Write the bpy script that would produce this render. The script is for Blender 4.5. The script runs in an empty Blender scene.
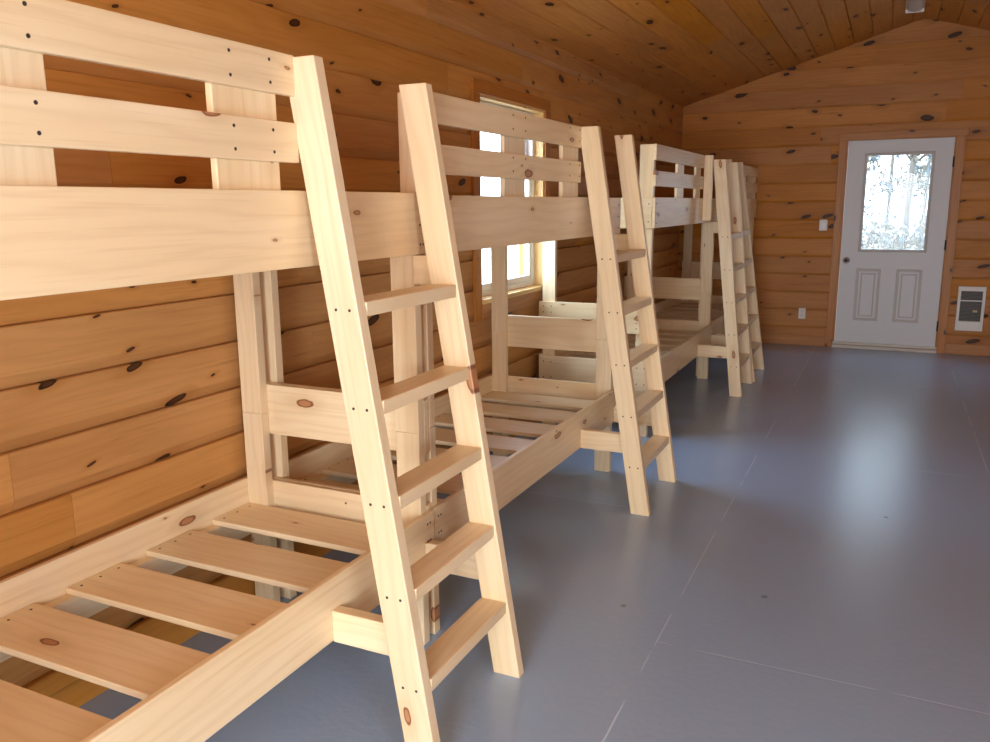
import bpy, bmesh, math, random
from mathutils import Vector, Matrix, Euler

SC = bpy.context.scene
COL = SC.collection
random.seed(11)

# ------------------------------------------------------------------ camera
F_PX, PITCH, YAW, ROLL = 824.287, -11.3753, 25.4445, -0.49983
CAM_POS = Vector((2.1267, 0.0, 1.48968))
cd = bpy.data.cameras.new('camera'); cam = bpy.data.objects.new('camera', cd); COL.objects.link(cam)
a, b, c = math.radians(PITCH), math.radians(YAW), math.radians(ROLL)
fw = Vector((-math.sin(b) * math.cos(a), math.cos(b) * math.cos(a), math.sin(a)))
r0 = Vector((math.cos(b), math.sin(b), 0.0)); u0 = r0.cross(fw)
rr = r0 * math.cos(c) + u0 * math.sin(c); uu = -r0 * math.sin(c) + u0 * math.cos(c)
M = Matrix.Identity(4)
for i in range(3):
    M[i][0], M[i][1], M[i][2], M[i][3] = rr[i], uu[i], -fw[i], CAM_POS[i]
cam.matrix_world = M
cd.sensor_fit = 'HORIZONTAL'; cd.sensor_width = 36.0; cd.lens = F_PX / 990 * 36.0
cd.clip_start = 0.05; cd.clip_end = 200
SC.camera = cam

# ------------------------------------------------------------------ room sizes
XW, YB, YE = 4.529, -2.6, 9.244          # right wall, back wall, end wall (left wall is x = 0)
ZC, ZA = 2.5075, 3.1905                  # ceiling height at the eaves and at the ridge
XR = XW / 2
SL = (ZA - ZC) / XR
WIN = (4.27, 5.245, 0.953, 2.096)        # left window opening: y0 y1 z0 z1
DOOR = (1.655, 2.632, 0.0, 2.105)        # end door opening: x0 x1 z0 z1
RWINS = [(-2.0, -0.6, 0.95, 2.1)]   # right wall windows (behind / beside the camera)
BWINS = [(1.45, 2.95, 0.12, 2.1)]   # back wall window and glazed door

# ------------------------------------------------------------------ world, lights, exposure
SKY = 7.5
w = bpy.data.worlds.new('sky'); SC.world = w; w.use_nodes = True
nt = w.node_tree; nt.nodes.clear()
wo = nt.nodes.new('ShaderNodeOutputWorld'); bg = nt.nodes.new('ShaderNodeBackground')
tc = nt.nodes.new('ShaderNodeTexCoord'); sp = nt.nodes.new('ShaderNodeSeparateXYZ')
cr = nt.nodes.new('ShaderNodeValToRGB'); mr = nt.nodes.new('ShaderNodeMapRange')
nt.links.new(tc.outputs['Generated'], sp.inputs[0]); nt.links.new(sp.outputs['Z'], mr.inputs['Value'])
mr.inputs['From Min'].default_value = -0.4; mr.inputs['From Max'].default_value = 0.9
nt.links.new(mr.outputs[0], cr.inputs[0]); nt.links.new(cr.outputs[0], bg.inputs[0])
e = cr.color_ramp.elements
e[0].position = 0.0; e[0].color = (0.55, 0.56, 0.56, 1)
e[1].position = 1.0; e[1].color = (0.62, 0.80, 1.0, 1)
x = e.new(0.30); x.color = (0.70, 0.85, 1.0, 1)
x = e.new(0.50); x.color = (0.80, 0.91, 1.0, 1)
mrx = nt.nodes.new('ShaderNodeMapRange'); nt.links.new(sp.outputs['X'], mrx.inputs['Value'])   # brighter towards the open side
mrx.inputs['From Min'].default_value = -0.35; mrx.inputs['From Max'].default_value = 0.05; mrx.inputs['To Min'].default_value = SKY * 1.6; mrx.inputs['To Max'].default_value = SKY
nt.links.new(mrx.outputs[0], bg.inputs[1])
nt.links.new(bg.outputs[0], wo.inputs[0])

def area(name, loc, rot, sx, sy, power, color, portal=False):
    l = bpy.data.lights.new(name, 'AREA'); l.shape = 'RECTANGLE'; l.size = sx; l.size_y = sy
    l.energy = power; l.color = color
    if portal: l.cycles.is_portal = True
    o = bpy.data.objects.new(name, l); COL.objects.link(o); o.location = loc; o.rotation_euler = rot
    return o
HP = math.pi / 2
# daylight entering through the windows that lie outside the picture
for (y0, y1, z0, z1), p in zip(RWINS, (72,)):
    area('window_daylight', (XW + 0.19, (y0 + y1) / 2, (z0 + z1) / 2), (0, HP, 0), z1 - z0, y1 - y0, p, (0.88, 0.94, 1.0))
for (x0, x1, z0, z1), p in zip(BWINS, (165,)):
    area('window_daylight', ((x0 + x1) / 2, YB - 0.19, (z0 + z1) / 2), (-HP, 0, math.pi), x1 - x0, z1 - z0, p, (0.97, 0.98, 1.0))
# portals only guide the sampling of the sky through the two openings in view
area('sky_portal', (-0.2, (WIN[0] + WIN[1]) / 2, (WIN[2] + WIN[3]) / 2), (0, -HP, 0), WIN[3] - WIN[2], WIN[1] - WIN[0], 1, (1, 1, 1), True)
area('sky_portal', (2.148, YE + 0.2, 1.48), (-HP, 0, 0), 0.6, 0.95, 1, (1, 1, 1), True)

SC.view_settings.view_transform = 'Standard'; SC.view_settings.look = 'None'
SC.view_settings.gamma = 1.0; SC.view_settings.use_curve_mapping = False
SC.view_settings.exposure = 0.08
SC.cycles.max_bounces = 10; SC.cycles.diffuse_bounces = 6; SC.cycles.glossy_bounces = 4
SC.cycles.transparent_max_bounces = 12
SC.cycles.use_denoising = True
SC.cycles.sample_clamp_indirect = 8.0

# ------------------------------------------------------------------ materials
class NT:
    def __init__(s, name):
        s.m = bpy.data.materials.new(name); s.m.use_nodes = True
        s.t = s.m.node_tree; s.t.nodes.clear()
        s.out = s.t.nodes.new('ShaderNodeOutputMaterial'); s.p = s.t.nodes.new('ShaderNodeBsdfPrincipled')
        s.l(s.p.outputs[0], s.out.inputs[0])
    def n(s, kind, **kw):
        o = s.t.nodes.new('ShaderNode' + kind)
        for k, v in kw.items(): setattr(o, k, v)
        return o
    def l(s, x, y): s.t.links.new(x, y)
    def val(s, sock, v):
        if hasattr(v, 'is_output'): s.l(v, sock)
        else: sock.default_value = v
    def math(s, op, x, y=0.0, z=0.0, clamp=False):
        o = s.n('Math', operation=op, use_clamp=clamp)
        s.val(o.inputs[0], x); s.val(o.inputs[1], y); s.val(o.inputs[2], z)
        return o.outputs[0]
    def ss(s, v, lo, hi, t0=0.0, t1=1.0):
        o = s.n('MapRange', interpolation_type='SMOOTHSTEP'); s.val(o.inputs[0], v)
        for k, q in zip((1, 2, 3, 4), (lo, hi, t0, t1)): s.val(o.inputs[k], q)
        return o.outputs[0]
    def mix(s, f, x, y, mode='MIX'):
        o = s.n('Mix', data_type='RGBA', blend_type=mode); s.val(o.inputs[0], f); s.val(o.inputs[6], x); s.val(o.inputs[7], y)
        return o.outputs[2]
    def xyz(s, x, y, z):
        o = s.n('CombineXYZ'); s.val(o.inputs[0], x); s.val(o.inputs[1], y); s.val(o.inputs[2], z); return o.outputs[0]
    def noise(s, vec, scale=1.0, detail=3.0, rough=0.55):
        o = s.n('TexNoise'); s.l(vec, o.inputs['Vector']); o.inputs['Scale'].default_value = scale
        o.inputs['Detail'].default_value = detail; o.inputs['Roughness'].default_value = rough
        return o.outputs[0]
    def bump(s, h, strength, dist=0.01):
        o = s.n('Bump'); o.inputs['Strength'].default_value = strength; o.inputs['Distance'].default_value = dist
        s.l(h, o.inputs['Height']); s.l(o.outputs[0], s.p.inputs['Normal'])

def rgb(*c): return (c[0], c[1], c[2], 1.0)

def plain(name, col, rough=0.5, metal=0.0, spec=0.5):
    t = NT(name); t.p.inputs['Base Color'].default_value = rgb(*col); t.p.inputs['Roughness'].default_value = rough
    t.p.inputs['Metallic'].default_value = metal; t.p.inputs['Specular IOR Level'].default_value = spec
    tcn = t.n('TexCoord'); t.bump(t.noise(tcn.outputs['Object'], 60, 2), 0.04)
    return t.m

def wood(name, source, light, mid, dark, knot, ring, kx=3.2, ky=6.5, keep=0.62, kr=0.075, rough=0.45, vary=0.25, spec=0.4, stain=0.0, fg=0.3, tilt=0.0):
    """boards: x runs along the grain, y across it; 'obj' reads object space and a random offset per board, 'uv' a stored map"""
    t = NT(name); tcn = t.n('TexCoord'); sep = t.n('SeparateXYZ')
    if source == 'obj':
        rnd = t.n('ObjectInfo').outputs['Random']; t.l(tcn.outputs['Object'], sep.inputs[0])
        X = t.math('MULTIPLY_ADD', rnd, 91.7, sep.outputs[0]); Y = t.math('MULTIPLY_ADD', rnd, 53.3, sep.outputs[1])
        Z = t.math('MULTIPLY_ADD', rnd, 17.1, sep.outputs[2])
    else:
        at = t.n('Attribute', attribute_name='rnd'); rnd = at.outputs['Fac']
        t.l(tcn.outputs['UV'], sep.inputs[0]); X = sep.outputs[0]; Y = sep.outputs[1]; Z = t.math('MULTIPLY', rnd, 9.0)
    # fine fibre and broad figure
    fib = t.noise(t.xyz(t.math('MULTIPLY', X, 3.0), t.math('MULTIPLY', Y, 120.0), t.math('MULTIPLY', Z, 120.0)), 1.0, 3)
    warp = t.noise(t.xyz(t.math('MULTIPLY', X, 1.3), t.math('MULTIPLY', Y, 7.0), Z), 1.0, 2)
    ph = t.math('MULTIPLY_ADD', warp, 26.0, t.math('MULTIPLY', Y, 160.0))
    fig = t.math('MULTIPLY_ADD', t.math('SINE', ph), 0.5, 0.5)
    fig = t.math('POWER', fig, 2.5)
    broad = t.noise(t.xyz(t.math('MULTIPLY', X, 0.9), t.math('MULTIPLY', Y, 5.0), Z), 1.3, 2)
    c0 = t.mix(t.ss(broad, 0.3, 0.7), rgb(*light), rgb(*mid))
    c0 = t.mix(t.math('MULTIPLY', fig, fg), c0, rgb(*dark))
    c0 = t.mix(t.math('MULTIPLY', t.ss(fib, 0.52, 0.72), 0.3), c0, rgb(*dark))
    # board to board tone
    tone = t.math('MULTIPLY_ADD', t.math('SUBTRACT', t.math('FRACT', t.math('MULTIPLY', rnd, 7.31)), 0.5), vary, 1.0)
    hs = t.n('HueSaturation'); t.l(tone, hs.inputs['Value']); t.l(c0, hs.inputs['Color'])
    t.l(t.math('MULTIPLY_ADD', t.math('SUBTRACT', t.math('FRACT', t.math('MULTIPLY', rnd, 3.77)), 0.5), vary * 0.7, 1.0), hs.inputs['Saturation'])
    c0 = hs.outputs[0]
    # knots
    wob = t.noise(t.xyz(t.math('MULTIPLY', X, 30.0), t.math('MULTIPLY', Y, 30.0), Z), 1.0, 2)
    vo = t.n('TexVoronoi', voronoi_dimensions='2D', feature='F1'); vo.inputs['Scale'].default_value = 1.0
    skew = t.math('MULTIPLY', t.math('SUBTRACT', t.math('FRACT', t.math('MULTIPLY', rnd, 5.19)), 0.5), 2.0 * tilt)
    Xs = t.math('MULTIPLY_ADD', skew, Y, X) if source == 'obj' else t.math('MULTIPLY_ADD', skew, t.math('SUBTRACT', Y, t.math('MULTIPLY', rnd, 37.0)), X)
    t.l(t.xyz(t.math('MULTIPLY_ADD', wob, 0.06, t.math('MULTIPLY', Xs, kx)), t.math('MULTIPLY_ADD', wob, 0.05, t.math('MULTIPLY', Y, ky)), 0.0), vo.inputs['Vector'])
    sc = t.n('SeparateColor'); t.l(vo.outputs['Color'], sc.inputs[0])
    has = t.math('GREATER_THAN', sc.outputs[0], keep)
    rad = t.math('MULTIPLY_ADD', t.math('POWER', sc.outputs[1], 2.2), kr * 1.1, kr * 0.28)
    d = t.math('DIVIDE', vo.outputs['Distance'], rad)
    halo = t.math('MULTIPLY', t.ss(d, 3.6, 1.0, 0.0, 0.45), has)
    c0 = t.mix(halo, c0, rgb(*dark))
    ringm = t.math('MULTIPLY', t.ss(d, 1.15, 0.95), has)
    core = t.math('MULTIPLY', t.ss(d, 0.85, 0.6), has)
    c0 = t.mix(ringm, c0, rgb(*ring)); c0 = t.mix(core, c0, rgb(*knot))
    if stain:
        st = t.noise(t.xyz(t.math('MULTIPLY', X, 0.8), t.math('MULTIPLY', Y, 16.0), Z), 1.6, 5, 0.7)
        c0 = t.mix(t.math('MULTIPLY', t.ss(st, 0.60, 0.74), stain), c0, rgb(*knot))
    t.l(c0, t.p.inputs['Base Color'])
    t.p.inputs['Roughness'].default_value = rough; t.p.inputs['Specular IOR Level'].default_value = spec
    t.bump(t.math('MULTIPLY_ADD', fib, 0.5, t.math('MULTIPLY', d, 0.02)), 0.10, 0.004)
    return t.m

PINE = wood('planed_pine', 'obj', (0.85, 0.70, 0.47), (0.80, 0.625, 0.385), (0.63, 0.44, 0.235), (0.46, 0.22, 0.10), (0.24, 0.09, 0.04), kx=2.6, keep=0.60, kr=0.078, rough=0.36, vary=0.10, spec=0.4, fg=0.22)
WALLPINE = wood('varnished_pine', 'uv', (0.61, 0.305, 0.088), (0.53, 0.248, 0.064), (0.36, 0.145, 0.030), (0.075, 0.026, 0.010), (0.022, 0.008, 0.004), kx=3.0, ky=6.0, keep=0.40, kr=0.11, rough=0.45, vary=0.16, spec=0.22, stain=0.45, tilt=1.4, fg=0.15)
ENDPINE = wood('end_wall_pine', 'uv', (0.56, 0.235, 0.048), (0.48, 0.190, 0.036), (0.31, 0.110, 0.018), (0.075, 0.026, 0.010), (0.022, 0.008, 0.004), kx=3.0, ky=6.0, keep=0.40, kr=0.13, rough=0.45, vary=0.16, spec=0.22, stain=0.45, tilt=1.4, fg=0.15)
CEILPINE = wood('ceiling_pine', 'uv', (0.64, 0.285, 0.060), (0.56, 0.232, 0.044), (0.37, 0.13, 0.020), (0.075, 0.026, 0.010), (0.022, 0.008, 0.004), kx=2.6, ky=6.0, keep=0.42, kr=0.10, rough=0.5, vary=0.16, spec=0.2, tilt=1.4, fg=0.18)
TRIMPINE = wood('trim_pine', 'obj', (0.50, 0.205, 0.042), (0.43, 0.168, 0.032), (0.29, 0.10, 0.016), (0.030, 0.010, 0.005), (0.018, 0.006, 0.003), kx=3, ky=7, keep=0.7, kr=0.06, rough=0.42, vary=0.15)
JAMB = wood('clear_finished_pine', 'obj', (0.80, 0.56, 0.25), (0.74, 0.49, 0.20), (0.58, 0.34, 0.11), (0.40, 0.18, 0.07), (0.22, 0.08, 0.03), keep=0.8, kr=0.06, rough=0.4, vary=0.08, fg=0.2)
SCREW = plain('screw_hole', (0.035, 0.025, 0.02), 0.6)
WHITE = plain('white_paint', (0.66, 0.68, 0.70), 0.42)
VINYL = plain('white_vinyl', (0.85, 0.86, 0.87), 0.35)
PLASTIC = plain('white_plastic', (0.78, 0.77, 0.74), 0.35)
MOULDING_GREY = plain('door_moulding_grey', (0.54, 0.53, 0.51), 0.5)  # even grey for the lite frame and the panel mouldings
CHROME = plain('satin_nickel', (0.62, 0.58, 0.50), 0.28, 1.0)
DARKMETAL = plain('dark_steel', (0.035, 0.033, 0.032), 0.45, 0.6)
GRILLE = plain('grille_grey', (0.14, 0.125, 0.105), 0.5)
TAN = plain('tan_label', (0.55, 0.46, 0.26), 0.6)
SILL = plain('pale_sill', (0.62, 0.58, 0.52), 0.4)
BARK = plain('bark', (0.16, 0.145, 0.13), 0.9, spec=0.1)
LEAF = plain('pale_leaf', (0.17, 0.162, 0.135), 0.8, spec=0.1)
LEAF_GREEN = plain('green_leaf', (0.125, 0.155, 0.185), 0.8, spec=0.1)
LENS = plain('lamp_lens', (0.60, 0.60, 0.58), 0.3)

def glass():
    t = NT('window_glass')
    tr = t.n('BsdfTransparent'); gl = t.n('BsdfGlossy'); fr = t.n('LayerWeight'); mx = t.n('MixShader')
    tr.inputs[0].default_value = (0.95, 0.98, 1.0, 1); gl.inputs['Roughness'].default_value = 0.03; fr.inputs[0].default_value = 0.5
    t.l(t.math('MULTIPLY_ADD', t.math('POWER', fr.outputs['Facing'], 5.0), 0.45, 0.010), mx.inputs[0]); t.l(tr.outputs[0], mx.inputs[1]); t.l(gl.outputs[0], mx.inputs[2]); t.l(mx.outputs[0], t.out.inputs[0])
    return t.m
GLASS = glass()

def floor_paint():
    t = NT('grey_blue_floor_paint'); tcn = t.n('TexCoord'); sep = t.n('SeparateXYZ'); t.l(tcn.outputs['Object'], sep.inputs[0])
    X, Y = sep.outputs[0], sep.outputs[1]
    cl = t.noise(tcn.outputs['Object'], 1.3, 4); fine = t.noise(tcn.outputs['Object'], 150, 3)
    roll = t.noise(tcn.outputs['Object'], 38, 3)
    col = rgb(0.310, 0.450, 0.680)
    # plywood sheets 1.22 x 2.44 m
    ix = t.math('FLOOR', t.math('DIVIDE', t.math('SUBTRACT', X, 0.28), 1.22))
    fx = t.math('FRACT', t.math('DIVIDE', t.math('SUBTRACT', X, 0.28), 1.22))
    fy = t.math('FRACT', t.math('ADD', t.math('DIVIDE', t.math('SUBTRACT', Y, 2.60), 2.44), t.math('MULTIPLY', t.math('SUBTRACT', ix, 1.0), 0.5)))
    dx = t.math('MULTIPLY', t.math('SUBTRACT', 0.5, t.math('ABSOLUTE', t.math('SUBTRACT', fx, 0.5))), 1.22)
    dy = t.math('MULTIPLY', t.math('SUBTRACT', 0.5, t.math('ABSOLUTE', t.math('SUBTRACT', fy, 0.5))), 2.44)
    seam = t.ss(t.math('MINIMUM', dx, dy), 0.0040, 0.0015)
    brk = t.ss(t.noise(tcn.outputs['Object'], 2.3, 2), 0.42, 0.52)
    seam = t.math('MULTIPLY', seam, brk)
    col = t.mix(t.math('MULTIPLY', seam, 0.65), col, rgb(0.52, 0.66, 0.86))
    # chips and flecks
    vo = t.n('TexVoronoi', voronoi_dimensions='2D'); vo.inputs['Scale'].default_value = 2.2; t.l(tcn.outputs['Object'], vo.inputs['Vector'])
    sc = t.n('SeparateColor'); t.l(vo.outputs['Color'], sc.inputs[0])
    chip = t.math('MULTIPLY', t.ss(t.math('MULTIPLY_ADD', roll, 0.02, vo.outputs['Distance']), 0.040, 0.030), t.math('GREATER_THAN', sc.outputs[0], 0.82))
    col = t.mix(t.math('MULTIPLY', chip, 0.6), col, rgb(0.11, 0.115, 0.13))
    t.l(col, t.p.inputs['Base Color'])
    t.p.inputs['Specular IOR Level'].default_value = 1.0
    t.p.inputs['Roughness'].default_value = 0.27
    h = t.math('MULTIPLY', roll, 0.7)
    h = t.math('MULTIPLY_ADD', seam, -0.6, h)
    t.bump(h, 0.22, 0.006)
    return t.m
FLOOR = floor_paint()

def ground_mat():
    t = NT('leaf_litter'); tcn = t.n('TexCoord')
    n = t.noise(tcn.outputs['Object'], 3, 6, 0.7)
    t.l(t.mix(t.ss(n, 0.35, 0.65), rgb(0.34, 0.29, 0.22), rgb(0.55, 0.52, 0.44)), t.p.inputs['Base Color']); t.p.inputs['Roughness'].default_value = 0.95
    return t.m
GROUND = ground_mat()

# ------------------------------------------------------------------ helpers
def link(name, bm, mats, parent=None, mw=None, smooth=False):
    me = bpy.data.meshes.new(name); bm.normal_update(); bm.to_mesh(me); bm.free()
    for m in (mats if isinstance(mats, (list, tuple)) else [mats]): me.materials.append(m)
    if smooth:
        for p in me.polygons: p.use_smooth = True
    o = bpy.data.objects.new(name, me); COL.objects.link(o)
    if mw is not None: o.matrix_world = mw
    if parent is not None:
        o.parent = parent; o.matrix_parent_inverse = WM[parent.name].inverted()
    WM[o.name] = mw if mw is not None else Matrix.Identity(4)
    return o
WM = {}
def empty(name, loc, rz=0.0, parent=None):
    o = bpy.data.objects.new(name, None); COL.objects.link(o); o.empty_display_size = 0.1
    m = Matrix.Translation(loc) @ Matrix.Rotation(rz, 4, 'Z'); o.matrix_world = m; WM[o.name] = m
    if parent is not None:
        o.parent = parent; o.matrix_parent_inverse = WM[parent.name].inverted()
    return o
def tag(o, label=None, cat=None, group=None, kind=None):
    if label: o['label'] = label
    if cat: o['category'] = cat
    if group: o['group'] = group
    if kind: o['kind'] = kind
    return o
def bbox(bm, x0, x1, y0, y1, z0, z1, bev=0.0, mi=0, seg=1):
    r = bmesh.ops.create_cube(bm, size=1.0)
    vs = r['verts']
    for v in vs:
        v.co = Vector((x0 + (v.co.x + .5) * (x1 - x0), y0 + (v.co.y + .5) * (y1 - y0), z0 + (v.co.z + .5) * (z1 - z0)))
    fs = list({f for v in vs for f in v.link_faces})
    for f in fs: f.material_index = mi
    if bev > 0:
        es = list({ed for v in vs for ed in v.link_edges})
        r2 = bmesh.ops.bevel(bm, geom=es, offset=bev, segments=seg, affect='EDGES', profile=0.5)
        for f in r2['faces']: f.material_index = mi
    return bm
def cyl(bm, p0, p1, r, n=12, mi=0, r2=None):
    p0, p1 = Vector(p0), Vector(p1); d = p1 - p0
    q = Vector((0, 0, 1)).rotation_difference(d.normalized()).to_matrix().to_4x4()
    res = bmesh.ops.create_cone(bm, cap_ends=True, segments=n, radius1=r, radius2=r if r2 is None else r2, depth=d.length,
                                matrix=Matrix.Translation((p0 + p1) / 2) @ q)
    for f in {f for v in res['verts'] for f in v.link_faces}: f.material_index = mi
AX = {'x': Vector((1, 0, 0)), 'y': Vector((0, 1, 0)), 'z': Vector((0, 0, 1))}
def board(name, parent, bnd, la, wa, mat=None, screws=(), R=Matrix.Identity(4), bev=0.0025):
    """a plank filling bnd = (x0,x1,y0,y1,z0,z1) in the frame R; local x runs along axis la, local y along wa.
    screws: (u along la, v along wa, side +1/-1) in frame coordinates."""
    lo = Vector(bnd[0::2]); hi = Vector(bnd[1::2]); ctr = (lo + hi) / 2
    ta = [k for k in 'xyz' if k not in (la, wa)][0]
    ez = AX[la].cross(AX[wa]); sgn = 1 if ez.dot(AX[ta]) > 0 else -1
    I = {'x': 0, 'y': 1, 'z': 2}
    size = hi - lo; L, W, T = size[I[la]], size[I[wa]], size[I[ta]]
    bm = bmesh.new(); bbox(bm, -L / 2, L / 2, -W / 2, W / 2, -T / 2, T / 2, bev, seg=2)
    for (u, v, s) in screws:
        x, y = u - ctr[I[la]], v - ctr[I[wa]]; z = s * sgn * T / 2
        dz = math.copysign(1, z)
        cyl(bm, (x, y, z - dz * 0.002), (x, y, z + dz * 0.0006), 0.0041, 8, 1)
    m = Matrix.Identity(4)
    for i in range(3):
        m[i][0], m[i][1], m[i][2], m[i][3] = AX[la][i], AX[wa][i], ez[i], ctr[i]
    return link(name, bm, [mat or PINE, SCREW], parent, R @ m)

# ------------------------------------------------------------------ boarded walls and ceiling
def boarded(name, mapf, s0, s1, z0, z1, pitch, phase, holes, mat, depth=0.014, cham=0.032, backing=0.15, cut=None, seed=1, groove='log'):
    """rows of boards; mapf(s, z, d) gives the 3D point, d = distance behind the visible face"""
    rg = random.Random(seed); bm = bmesh.new()
    uvl = bm.loops.layers.uv.new('UVMap'); cl = bm.loops.layers.float.new('rnd') if False else bm.loops.layers.color.new('rnd')
    def quad(pts, uvs, r):
        f = bm.faces.new([bm.verts.new(mapf(*p)) for p in pts])
        for lp, uv in zip(f.loops, uvs):
            lp[uvl].uv = uv; lp[cl] = (r, r, r, 1)
    def plank(sa, sb, za, zb, zlo, zhi, r):
        # profile points (z, d) bottom to top
        if groove == 'log':
            prof = [(zlo, depth), (zlo + 0.002, depth * 0.75), (zlo + cham, 0.0), (zhi - 0.003, 0.0), (zhi, 0.004), (zhi, depth)]
        else:
            prof = [(zlo, depth), (zlo + 0.001, depth * 0.8), (zlo + cham, 0.0), (zhi - cham, 0.0), (zhi - 0.001, depth * 0.8), (zhi, depth)]
        p2 = []
        for (z, d) in prof:
            if z < za - 1e-6 or z > zb + 1e-6: continue
            p2.append((z, d))
        if za > zlo + 1e-6: p2 = [(za, depth), (za, 0.0)] + p2
        if zb < zhi - 1e-6: p2 = p2 + [(zb, 0.0), (zb, depth)]
        uo, vo = r * 61.0, r * 37.0
        for (za_, da), (zb_, db) in zip(p2[:-1], p2[1:]):
            quad([(sa, za_, da), (sb, za_, da), (sb, zb_, db), (sa, zb_, db)],
                 [(sa + uo, za_ - zlo + vo), (sb + uo, za_ - zlo + vo), (sb + uo, zb_ - zlo + vo), (sa + uo, zb_ - zlo + vo)], r)
        for s in (sa, sb):     # end caps
            f = [(s, z, d) for z, d in p2]
            if len(f) >= 3:
                quad(f, [(s + uo, z - zlo + vo) for _, z, _ in f], r)
    k = math.floor((z0 - phase) / pitch)
    while phase + k * pitch < z1 - 1e-6:
        zlo = phase + k * pitch; zhi = zlo + pitch; za, zb = max(zlo, z0), min(zhi, z1)
        k += 1
        if zb - za < 0.004: continue
        s = s0 - rg.uniform(0, 2.0)
        while s < s1:
            e_ = s + rg.uniform(2.2, 4.2); r = rg.random()
            sa, sb = max(s, s0), min(e_ - 0.0012, s1); s = e_
            if sb - sa < 0.02: continue
            cuts = sorted({sa, sb} | {q for h in holes for q in h[:2] if sa < q < sb})
            for ca, cb in zip(cuts[:-1], cuts[1:]):
                mid = (ca + cb) / 2; spans = [(za, zb)]
                for h in holes:
                    if h[0] < mid < h[1]:
                        ns = []
                        for (p, q) in spans:
                            if q <= h[2] or p >= h[3]: ns.append((p, q)); continue
                            if p < h[2]: ns.append((p, h[2]))
                            if q > h[3]: ns.append((h[3], q))
                        spans = ns
                for (p, q) in spans:
                    if q - p > 0.004: plank(ca, cb, p, q, zlo, zhi, r)
    # solid wall behind the boards, in rectangles around the openings
    if backing:
        ss_ = sorted({s0, s1} | {q for h in holes for q in h[:2]}); zz = sorted({z0, z1} | {q for h in holes for q in h[2:]})
        for pa, pb in zip(ss_[:-1], ss_[1:]):
            for qa, qb in zip(zz[:-1], zz[1:]):
                ms, mz = (pa + pb) / 2, (qa + qb) / 2
                if any(h[0] < ms < h[1] and h[2] < mz < h[3] for h in holes): continue
                cs = [(pa, qa), (pb, qa), (pb, qb), (pa, qb)]
                fr = [mapf(p, q, depth) for p, q in cs]; bk = [mapf(p, q, depth + backing) for p, q in cs]
                V = [bm.verts.new(v) for v in fr + bk]
                for idx in ((0, 1, 2, 3), (7, 6, 5, 4), (0, 4, 5, 1), (1, 5, 6, 2), (2, 6, 7, 3), (3, 7, 4, 0)):
                    f = bm.faces.new([V[i] for i in idx])
                    for lp in f.loops: lp[uvl].uv = (0.3, 0.05); lp[cl] = (0.4, 0.4, 0.4, 1)
    if cut:
        for co, no in cut:
            bmesh.ops.bisect_plane(bm, geom=bm.verts[:] + bm.edges[:] + bm.faces[:], plane_co=co, plane_no=no, clear_outer=True)
    bmesh.ops.recalc_face_normals(bm, faces=bm.faces[:])
    return tag(link(name, bm, mat), kind='structure')

gable = [(Vector((0, 0, ZC + .03)), Vector((-SL, 0, 1))), (Vector((XW, 0, ZC + .03)), Vector((SL, 0, 1)))]
boarded('wall_left', lambda s, z, d: (-d, s, z), YB - 0.16, YE + 0.16, 0, ZC, 0.172, 0.149, [WIN], WALLPINE, seed=5, cham=0.038, depth=0.026)
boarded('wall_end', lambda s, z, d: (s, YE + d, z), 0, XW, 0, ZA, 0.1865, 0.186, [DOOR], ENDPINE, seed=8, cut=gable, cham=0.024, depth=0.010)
boarded('wall_right', lambda s, z, d: (XW + d, s, z), YB - 0.16, YE + 0.16, 0, ZC, 0.172, 0.149, RWINS, WALLPINE, seed=3)
boarded('wall_back', lambda s, z, d: (s, YB - d, z), 0, XW, 0, ZA, 0.172, 0.149, BWINS, WALLPINE, seed=4, cut=gable)
# two slopes of tongue-and-groove boards: s along y, z = distance up the slope
LS = math.hypot(XR, ZA - ZC); ux, uz = XR / LS, (ZA - ZC) / LS
def left_slope(s, z, d): return (z * ux - d * uz, s, ZC + z * uz + d * ux)
def right_slope(s, z, d): return (XW - z * ux + d * uz, s, ZC + z * uz + d * ux)
boarded('ceiling', left_slope, YB - 0.16, YE + 0.16, -0.16, LS, 0.172, 0.02, [], CEILPINE, depth=0.012, cham=0.008, backing=0.05, seed=21, groove='v')
boarded('ceiling', right_slope, YB - 0.16, YE + 0.16, -0.16, LS, 0.172, 0.02, [], CEILPINE, depth=0.012, cham=0.008, backing=0.05, seed=22, groove='v')
bm = bmesh.new(); bbox(bm, -0.16, XW + 0.16, YB - 0.16, YE + 0.16, -0.12, 0.0)
tag(link('floor', bm, FLOOR), kind='structure')

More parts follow.
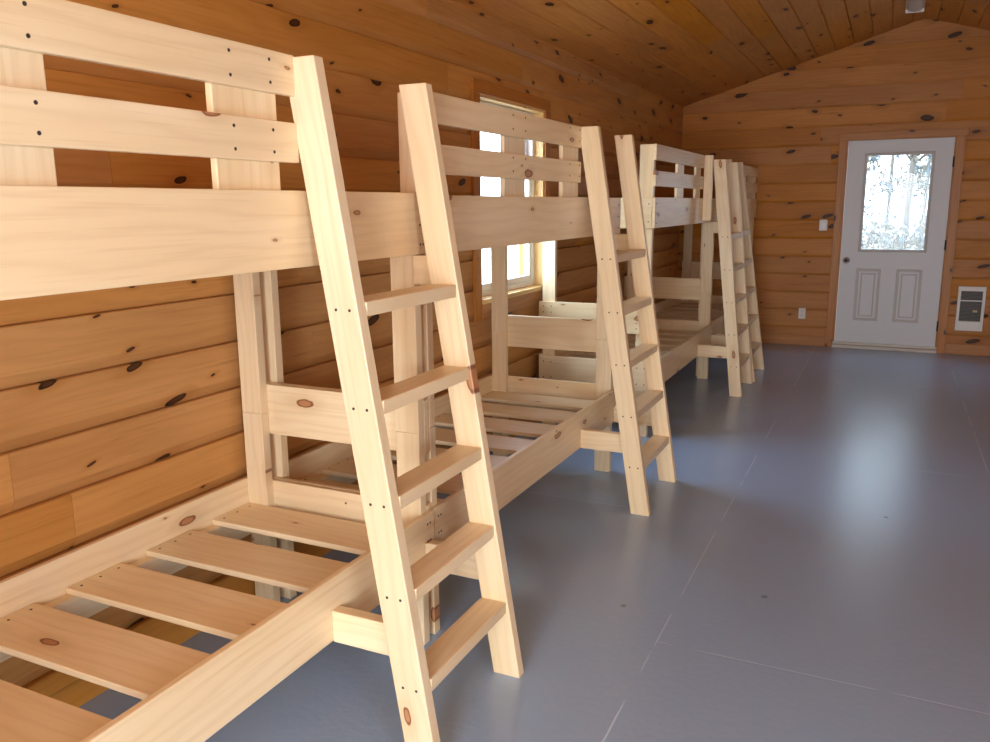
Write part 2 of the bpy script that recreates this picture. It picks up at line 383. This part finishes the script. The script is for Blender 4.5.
# ------------------------------------------------------------------ left window
def window_unit():
    root = empty('window_1', (0, (WIN[0] + WIN[1]) / 2, WIN[2])); tag(root, kind='structure')
    y0, y1, z0, z1 = WIN
    # casing around the opening, on the boards
    for bnd, la, wa in (((0.0, 0.018, y0 - 0.085, y0 + 0.0, z0 - 0.12, z1), 'z', 'y'), ((0.0, 0.018, y1 - 0.0, y1 + 0.085, z0 - 0.12, z1), 'z', 'y'),
                        ((0.0, 0.019, y0 - .085, y1 + .085, z1, z1 + 0.07), 'y', 'z'), ((0.0, 0.019, y0, y1, z0 - 0.12, z0 - 0.03), 'y', 'z')):
        board('window_casing', root, bnd, la, wa, TRIMPINE)
    # deep jamb boards and stool
    xo = -0.125
    for bnd, la, wa in (((xo, 0.006, y0 - 0.002, y0 + 0.016, z0, z1), 'z', 'x'), ((xo, 0.006, y1 - 0.016, y1 + 0.002, z0, z1), 'z', 'x'),
                        ((xo, 0.006, y0 + .016, y1 - .016, z1 - 0.016, z1 + 0.002), 'y', 'x'), ((xo, 0.024, y0 + .016, y1 - .016, z0 - 0.03, z0 - 0.002), 'y', 'x')):
        board('window_jamb', root, bnd, la, wa, JAMB)
    # vinyl frame with two sashes
    def frame(nm, xa, xb, ya, yb, za, zb, t, parent):
        bm = bmesh.new()
        for q in ((xa, xb, ya, ya + t, za, zb), (xa, xb, yb - t, yb, za, zb), (xa, xb, ya + t, yb - t, za, za + t), (xa, xb, ya + t, yb - t, zb - t, zb)):
            bbox(bm, *q, bev=0.003)
        return link(nm, bm, VINYL, parent)
    ya, yb, za, zb = y0 + .018, y1 - .018, z0 - .001, z1 - .018
    frame('window_frame', -0.125, -0.055, ya, yb, za, zb, 0.032, root)
    zm = 1.78
    s1 = frame('sash', -0.088, -0.062, ya + .033, yb - .033, za + .033, zm + 0.02, 0.040, root)
    s2 = frame('sash', -0.118, -0.092, ya + .033, yb - .033, zm - 0.02, zb - .033, 0.040, root)
    for s_, xa, q0, q1 in ((s1, -0.077, za + .07, zm - .018), (s2, -0.107, zm + .018, zb - .07)):
        bm = bmesh.new(); bbox(bm, xa, xa + 0.004, ya + .07, yb - .07, q0, q1)
        link('pane', bm, GLASS, s_)
window_unit()

# ------------------------------------------------------------------ end door
def door_unit():
    x0, x1 = 1.677, 2.612; z0, z1 = 0.062, 2.088; yf = YE - 0.004; yb = yf + 0.044
    root = empty('door_1', ((x0 + x1) / 2, YE, 0)); tag(root, kind='structure')
    lx0, lx1, lz0, lz1 = 1.836, 2.457, 0.993, 1.966
    gx0, gx1, gz0, gz1 = 1.861, 2.432, 1.022, 1.938
    bm = bmesh.new()
    bbox(bm, x0, gx0, yf, yb, z0, z1); bbox(bm, gx1, x1, yf, yb, z0, z1)
    bbox(bm, gx0, gx1, yf, yb, z0, gz0); bbox(bm, gx0, gx1, yf, yb, gz1, z1)
    link('door_slab', bm, WHITE, root)
    def ring(bm, xa, xb, za, zb, t, y_out, y_in):
        for q in ((xa, xa + t, za, zb), (xb - t, xb, za, zb), (xa + t, xb - t, za, za + t), (xa + t, xb - t, zb - t, zb)):
            bbox(bm, q[0], q[1], y_out, y_in, q[2], q[3], bev=min(t, y_in - y_out) * 0.3)
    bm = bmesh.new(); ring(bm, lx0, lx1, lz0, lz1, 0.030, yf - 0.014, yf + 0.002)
    lf = link('lite_frame', bm, MOULDING_GREY, root)
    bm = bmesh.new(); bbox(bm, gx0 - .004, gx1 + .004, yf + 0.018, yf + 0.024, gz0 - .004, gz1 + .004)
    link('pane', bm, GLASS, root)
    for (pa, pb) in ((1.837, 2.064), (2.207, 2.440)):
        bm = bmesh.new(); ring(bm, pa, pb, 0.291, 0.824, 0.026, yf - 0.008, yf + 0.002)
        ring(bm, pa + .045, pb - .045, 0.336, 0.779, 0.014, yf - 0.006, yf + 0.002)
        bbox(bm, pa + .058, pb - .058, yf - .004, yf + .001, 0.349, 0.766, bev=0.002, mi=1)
        link('raised_panel', bm, [MOULDING_GREY, WHITE], root)
    # knob
    bm = bmesh.new(); kx, kz = 1.737, 0.905
    cyl(bm, (kx, yf, kz), (kx, yf - 0.008, kz), 0.031, 24); cyl(bm, (kx, yf - .008, kz), (kx, yf - 0.035, kz), 0.012, 16)
    r = bmesh.ops.create_uvsphere(bm, u_segments=20, v_segments=12, radius=0.027)
    for v in r['verts']: v.co = Vector((kx + v.co.x, yf - 0.048 + v.co.y * 0.75, kz + v.co.z))
    cyl(bm, (kx, yf - .0678, kz), (kx, yf - 0.0695, kz), 0.011, 14, 1)
    tag(link('door_knob', bm, [CHROME, DARKMETAL], root, smooth=True), label='round satin nickel knob')
    for hz in (0.27, 1.07, 1.86):
        bm = bmesh.new(); cyl(bm, (x1 + 0.004, yf - 0.006, hz - .05), (x1 + 0.004, yf - 0.006, hz + .05), 0.008, 10)
        bbox(bm, x1 - 0.002, x1 + 0.012, yf - .006, yf + .01, hz - .048, hz + .048)
        link('hinge', bm, DARKMETAL, root)
    bm = bmesh.new(); bbox(bm, 1.657, 2.630, yf - 0.035, yf + 0.15, 0.0, 0.030, bev=0.004)
    bbox(bm, 1.660, 2.627, yf - 0.012, yf + 0.1, 0.033, 0.058, bev=0.003, mi=0); bbox(bm, 1.66, 2.627, yf - .006, yf + .1, .029, .034, mi=1)
    link('threshold', bm, [SILL, DARKMETAL], root)
    # jambs
    for bnd in ((1.655, 1.674, YE - .002, YE + .15, 0.03, 2.105), (2.613, 2.632, YE + .004, YE + .15, 0.03, 2.105)):
        board('door_jamb', root, bnd, 'z', 'y', TRIMPINE)
    board('door_jamb', root, (1.674, 2.613, YE - .002, YE + .15, 2.089, 2.105), 'x', 'y', TRIMPINE)
    for bnd, la, wa in (((1.590, 1.660, YE - .019, YE + .0, 0, 2.098), 'z', 'x'), ((2.626, 2.700, YE - .019, YE + .0, 0, 2.098), 'z', 'x'), ((1.590, 2.722, YE - .020, YE, 2.098, 2.168), 'x', 'z')):
        board('door_casing', root, bnd, la, wa, TRIMPINE)
door_unit()
# board foot of the end wall
for i_, (xa, xb) in enumerate(((0.0, 1.588), (2.702, XW))):
    tag(board('baseboard_end', None, (xa, xb, YE - 0.016, YE, 0.0, 0.10), 'x', 'z', TRIMPINE), kind='structure')

# ------------------------------------------------------------------ bunk beds
LB = 2.06
RZL, RZU = (0.294, 0.478), (1.341, 1.529)
def bunk(start, rz, xs, ladder, gA, gB, guard, label, tall_far=False, mirror=False, dzu=0.0, wx=0.0):
    """start: y of the near end.  ladder: dict of measured stringer lines in world coordinates."""
    root = empty('bunk_bed', (xs, start, 0), rz); R = WM[root.name]
    tag(root, label, 'bunk bed', 'pine bunk beds in a row along the left wall')
    Y = (lambda a, b: (LB - b, LB - a)) if mirror else (lambda a, b: (a, b))
    def B(nm, x0, x1, ya, yb, z0, z1, la, wa, screws=()):
        return board(nm, root, (x0, x1, ya, yb, z0, z1), la, wa, PINE, screws, R)
    for tier, (za, zb) in enumerate((RZL, (RZU[0] + dzu, RZU[1] + dzu))):
        top_slat = za + 0.116
        sc = [(q, z, 1) for q in (0.03, 0.047, LB - 0.047, LB - 0.03) for z in (za + .03, za + .09, za + .15)]
        B('side_rail', 0.781, 0.800, 0.0015, LB - 0.0015, za, zb, 'y', 'z', sc)
        B('side_rail', 0.031 + wx, 0.050 + wx, 0.0015, LB - 0.0015, za + .024, zb + (.026 if tier == 0 else 0), 'y', 'z')
        for xa, xb in ((0.050 + wx, 0.088 + wx), (0.743, 0.781)):
            B('slat_ledger', xa, xb, 0.057, LB - 0.057, top_slat - .019 - .085, top_slat - .019, 'y', 'z')
        for k in range(7):
            ys = 0.072 + 0.290 * k
            sl = [(xx, ys + q, 1) for xx in (0.068, 0.762) for q in (.03, .095, .16)] + []
            B('slat', 0.052 + wx, 0.780, ys, ys + 0.192, top_slat - .019, top_slat, 'x', 'y', [(u, v, 1) for u, v, _ in sl])
        ez0, ez1 = (0.310, 0.496) if tier == 0 else (za, zb)
        for (ya, yb), sd in ((Y(0, .019), -1), (Y(LB - .019, LB), 1)):
            s_ = -1 if ya < 1 else 1
            B('end_rail', 0.031 + wx, 0.781, ya, yb, ez0, ez1, 'x', 'z', [(xx, zz, -1) for xx in (0.065, 0.12, 0.45, 0.71, 0.76) for zz in (ez0 + .04, ez1 - .04)])
            if tier == 0:
                B('headboard', 0.031 + wx, 0.781, ya, yb, 0.676, 0.860, 'x', 'z', [(xx, zz, -1) for xx in (0.065, 0.12, 0.70, 0.75) for zz in (0.71, 0.745, 0.79, 0.83)])
    for (ya, yb), near in ((Y(.019, .057), True), (Y(LB - .057, LB - .019), False)):
        for xa, xb, front in ((0.050 + wx, 0.139 + wx, False), (0.692, 0.781, True)):
            B('post', xa, xb, ya, yb, 0.0, 0.757, 'z', 'x')
            top = 1.522 + dzu
            if front and (near or tall_far): top = 1.846 + dzu
            B('post', xa, xb, ya, yb, 0.7575, top, 'z', 'x')
    g0, g1 = guard
    for z0, z1 in ((1.7515, 1.846), (1.595, 1.689)):
        sc = [(q, z, 1) for (p0, p1) in (gA, gB) for q in (p0 + .04, p1 - .04) for z in (z0 + .022, z1 - .022)]
        sc += [(g0 + .025 if not mirror else g1 - .025, z, 1) for z in (z0 + .022, z1 - .022)]
        B('guard_board', 0.781, 0.800, g0, g1, z0 + dzu, z1 + dzu, 'y', 'z', sc)
    for p0, p1 in (gA, gB):
        B('guard_upright', 0.762, 0.7805, p0, p1, 1.39 + dzu, 1.838 + dzu, 'z', 'y')
    # ladder, screwed to the bed by short arms
    ld = empty('ladder', (xs + 1.0, ladder['yl'] , 0), 0, root)
    xt, xb_, zt = ladder['xt'], ladder['xb'], ladder['zt']; wd = 0.0925; I4 = Matrix.Identity(4)
    back = lambda z: xb_ + (xt - xb_) * z / zt
    rz_ = [0.256 + 0.25 * k for k in range(5)]
    for yy, off in ((ladder['yl'], ladder.get('ol', (0, 0))), (ladder['yr'], ladder.get('orr', (0, 0)))):
        bm = bmesh.new()
        xt, xb_ = ladder['xt'] + off[0], ladder['xb'] + off[1]
        cx_, ang = back(zt / 2) + wd / 2, math.atan2(xt - xb_, zt)
        def P(z, f, y): return Vector((back(z) + f * wd - cx_, y - yy - 0.019, z - zt / 2))
        vs = [bm.verts.new(P(z, f, y)) for y in (yy, yy + .038) for z, f in ((0, 0), (0, 1), (zt, 1), (zt, 0))]
        for q in ((0, 1, 2, 3), (7, 6, 5, 4), (0, 4, 5, 1), (1, 5, 6, 2), (2, 6, 7, 3), (3, 7, 4, 0)): bm.faces.new([vs[i] for i in q])
        bmesh.ops.recalc_face_normals(bm, faces=bm.faces[:])
        bmesh.ops.bevel(bm, geom=bm.edges[:], offset=0.003, segments=2, affect='EDGES', profile=0.5)
        for z in rz_:
            for f in (0.30, 0.74):
                for sgn in (-1, 1):
                    p = P(z - .019, f, yy + 0.019); p.y = sgn * 0.019
                    cyl(bm, p - Vector((0, sgn * 0.002, 0)), p + Vector((0, sgn * 0.0006, 0)), 0.0041, 8, 1)
        # local frame: x up the stringer, y across it
        L_ = Matrix.Rotation(-ang, 4, 'Y')     # leaning frame -> upright
        ex = Vector((math.sin(ang), 0, math.cos(ang))); ey = Vector((math.cos(ang), 0, -math.sin(ang))); ez = ex.cross(ey)
        m = Matrix.Identity(4)
        for i in range(3): m[i][0], m[i][1], m[i][2] = ex[i], ey[i], ez[i]
        bm.transform(m.inverted())
        m = Matrix.Translation((cx_, yy + .019, zt / 2)) @ m
        link('stringer', bm, [PINE, SCREW], ld, m)
    xt, xb_ = ladder['xt'] - 0.005 * ('ol' in ladder), ladder['xb'] - 0.009 * ('ol' in ladder)
    for z in rz_:
        xf = back(z) + wd - 0.001
        board('rung', ld, (xf - 0.089, xf, ladder['yl'] + .0385, ladder['yr'] - .0005, z - 0.038, z), 'y', 'x', PINE, (), I4, 0.003)
    for yy in (ladder['yl'], ladder['yr']):
        board('support_arm', ld, (0.8005 + ladder.get('dx', 0), back(0.386) + 0.062, yy + .0385, yy + .0765, 0.292, 0.386), 'x', 'z', PINE, (), I4)
    yy = ladder['yr'] if not mirror else ladder['yl']
    board('support_arm', ld, (0.782 + ladder.get('dx', 0), back(1.335) + 0.062, yy + .0385, yy + .0765, 1.246, 1.338 + dzu), 'x', 'z', PINE, (), I4)
    if 'spacer' in ladder:
        board('ladder_spacer', ld, (0.8085, 0.871, ladder['yl'], ladder['yl'] + .038, 1.36, 1.846), 'z', 'x', PINE, (), I4)
    return root
S1, S2, S3, S4 = 0.240, 2.308, 5.077, 7.160
bunk(S1, 0, 0, dict(yl=1.678, yr=2.194, ol=(-0.010, -0.013), orr=(-0.003, -0.005), xt=0.7764, xb=1.073, zt=1.8423), (0.600, 0.786), (1.180, 1.390), (0.0, 1.442),
     'raw pine bunk bed nearest the camera, cut off by the left edge of the photo', wx=-0.014)
bunk(S2, -0.005, -0.004, dict(yl=3.735, yr=4.282, xt=0.7878, xb=1.0784, zt=1.8403), (0.625, 0.823), (1.240, 1.444), (0.0, 1.427),
     'raw pine bunk bed second from the camera, standing in front of the window', dzu=-0.006)
bunk(S3, 0, 0.008, dict(yl=6.4965, yr=7.032, xt=0.8726, xb=1.0767, zt=1.8126, spacer=1), (0.650, 0.841), (1.238, 1.402), (0.0, 1.417),
     'raw pine bunk bed just past the window, third from the camera')
bunk(S4, -0.024, -0.022, dict(yl=7.117, yr=7.678, xt=0.8062, xb=1.0878, zt=1.8415, dx=0.03), (0.70, 0.884), (1.30, 1.484), (0.568, LB - 0.001),
     'raw pine bunk bed farthest from the camera, its end against the end wall', mirror=True)

# ------------------------------------------------------------------ fittings on the end wall and ceiling
def switch(name, x0, x1, z0, z1, label, cat, outlet):
    root = empty(name, ((x0 + x1) / 2, YE, (z0 + z1) / 2)); tag(root, label, cat)
    bm = bmesh.new(); bbox(bm, x0, x1, YE - 0.012, YE - 0.0005, z0, z1, bev=0.003, seg=2); link('cover_plate', bm, PLASTIC, root)
    cx_, cz_ = (x0 + x1) / 2, (z0 + z1) / 2
    if outlet:
        for dz in (-0.021, 0.021):
            bm = bmesh.new(); bbox(bm, cx_ - .017, cx_ + .017, YE - .0145, YE - .011, cz_ + dz - .014, cz_ + dz + .014, bev=0.003)
            for q in (-.007, .007): bbox(bm, cx_ + q - .0012, cx_ + q + .0012, YE - .0149, YE - .0143, cz_ + dz - .002, cz_ + dz + .008, mi=1)
            cyl(bm, (cx_, YE - .0143, cz_ + dz - .008), (cx_, YE - .0149, cz_ + dz - .008), .0025, 10, 1)
            link('socket', bm, [PLASTIC, SCREW], root)
    else:
        bm = bmesh.new(); bbox(bm, cx_ - .0165, cx_ + .0165, YE - .0155, YE - .011, cz_ - .033, cz_ + .033, bev=0.002)
        link('rocker', bm, VINYL, root)
switch('light_switch', 1.453, 1.530, 1.204, 1.316, 'white light switch on the board wall, left of the white door', 'light switch', False)
switch('wall_outlet', 1.305, 1.376, 0.281, 0.395, 'white power outlet low on the board wall, left of the white door', 'power outlet', True)

hx0, hx1, hz0, hz1 = 2.767, 3.003, 0.241, 0.674
root = empty('wall_heater', ((hx0 + hx1) / 2, YE, hz0)); tag(root, 'white wall heater with a dark grille, right of the door', 'heater')
bm = bmesh.new(); gx0, gx1, gz0, gz1 = 2.793, 2.977, 0.335, 0.630
for q in ((hx0, gx0, hz0, hz1), (gx1, hx1, hz0, hz1), (gx0, gx1, hz0, gz0), (gx0, gx1, gz1, hz1)): bbox(bm, q[0], q[1], YE - .030, YE - .0005, q[2], q[3], bev=0.002)
link('housing', bm, PLASTIC, root)
bm = bmesh.new(); bbox(bm, gx0, gx1, YE - .012, YE - .006, gz0, gz1)
n = 22
for k in range(n):
    z = gz0 + (k + .5) * (gz1 - gz0) / n; bbox(bm, gx0, gx1, YE - .026, YE - .014, z - .0025, z + .0025, mi=1)
bbox(bm, gx0, gx1, YE - .027, YE - .012, gz0 + .196, gz0 + .206, mi=2)
link('grille', bm, [DARKMETAL, GRILLE, PLASTIC], root)
bm = bmesh.new(); bbox(bm, 2.905, 2.945, YE - .031, YE - .020, 0.425, 0.447, bev=.002); tag(link('rating_plate', bm, TAN, root), label='small tan plate on the grille')

# fluorescent fitting near the ridge
lx, ly0, ly1 = 2.165, 6.1, 8.32
lzc = ZC + SL * (lx - 0.072) - 0.004
root = empty('ceiling_light', (lx, (ly0 + ly1) / 2, lzc)); tag(root, 'unlit white fluorescent strip light on the ceiling at the ridge', 'ceiling light')
bm = bmesh.new(); bbox(bm, lx - .072, lx + .072, ly0, ly1, lzc - .030, lzc, bev=.004); link('housing', bm, VINYL, root)
bm = bmesh.new(); N = 10
prev = None
for k in range(N + 1):
    t_ = math.pi * k / N; px, pz = lx - 0.066 * math.cos(t_), lzc - .030 - 0.032 * math.sin(t_)
    cur = (bm.verts.new((px, ly0 + .012, pz)), bm.verts.new((px, ly1 - .012, pz)))
    if prev: bm.faces.new((prev[0], prev[1], cur[1], cur[0]))
    prev = cur
link('diffuser', bm, LENS, root, smooth=True)
for yy in (ly0, ly1 - .014):
    bm = bmesh.new(); bbox(bm, lx - .072, lx + .072, yy, yy + .014, lzc - .066, lzc - .030, bev=.004); link('end_cap', bm, VINYL, root)

# ------------------------------------------------------------------ outside
bm = bmesh.new(); bbox(bm, -40, 45, -30, 60, -0.9, -0.5)
tag(link('ground', bm, GROUND), kind='structure')
def tree(x, y, h, rad, label, group, seed, leaves=1500):
    rg = random.Random(seed); root = empty('tree', (x, y, -0.5)); tag(root, label, 'tree', group)
    bm = bmesh.new(); p = Vector((x, y, -0.52)); segs = 6; tips = []
    for k in range(segs):
        q = p + Vector((rg.uniform(-.04, .04), rg.uniform(-.04, .04), h / segs))
        cyl(bm, p, q + Vector((0, 0, .05)), rad * (1 - k / (segs + 1)), 8, 0, rad * (1 - (k + 1) / (segs + 1)))
        if k >= 0:
            for _ in range(6):
                an = rg.uniform(0, 6.28); ln = rg.uniform(.25, .62)
                t_ = q + Vector((math.cos(an) * ln, math.sin(an) * ln, rg.uniform(.1, .8)))
                cyl(bm, q, t_, rad * .28, 5, 0, rad * .06); tips.append((q, t_))
        p = q
    link('trunk', bm, BARK, root)
    bm = bmesh.new()
    for _ in range(leaves):
        a_, b_ = rg.choice(tips); cpt = a_.lerp(b_, rg.uniform(.2, 1.0)) + Vector([max(-.22, min(.22, rg.gauss(0, .12))) for _ in range(3)])
        s = rg.uniform(.03, .07); E_ = Euler([rg.uniform(0, 6.28) for _ in range(3)]).to_matrix()
        vs = [bm.verts.new(cpt + E_ @ Vector(v)) for v in ((-s, 0, 0), (0, s * .55, .01), (s, 0, 0), (0, -s * .55, .01))]
        f = bm.faces.new(vs); f.material_index = 0 if rg.random() < .65 else 1
    link('foliage', bm, [LEAF, LEAF_GREEN], root)
k = 0
for row in range(5):
    yy = 12.6 + 1.75 * row
    for i in range(3 if row % 2 else 4):
        x_ = (0.3 if row % 2 else -0.45) + 1.5 * i + 0.6 - row * 0.12
        tree(x_, yy, 6.5 + 0.4 * ((k * 7) % 4), 0.05 + 0.012 * ((k * 5) % 4), 'thin leafy tree outside, seen through the glass of the white door', 'trees outside the end door', 100 + k); k += 1
for i in range(4):
    tree(-9.0 - (i % 2) * 2.5, 12.0 + i * 2.2, 6.5 + .4 * i, 0.08, 'thin leafy tree outside, seen through the side window', 'trees outside the side window', 200 + i)
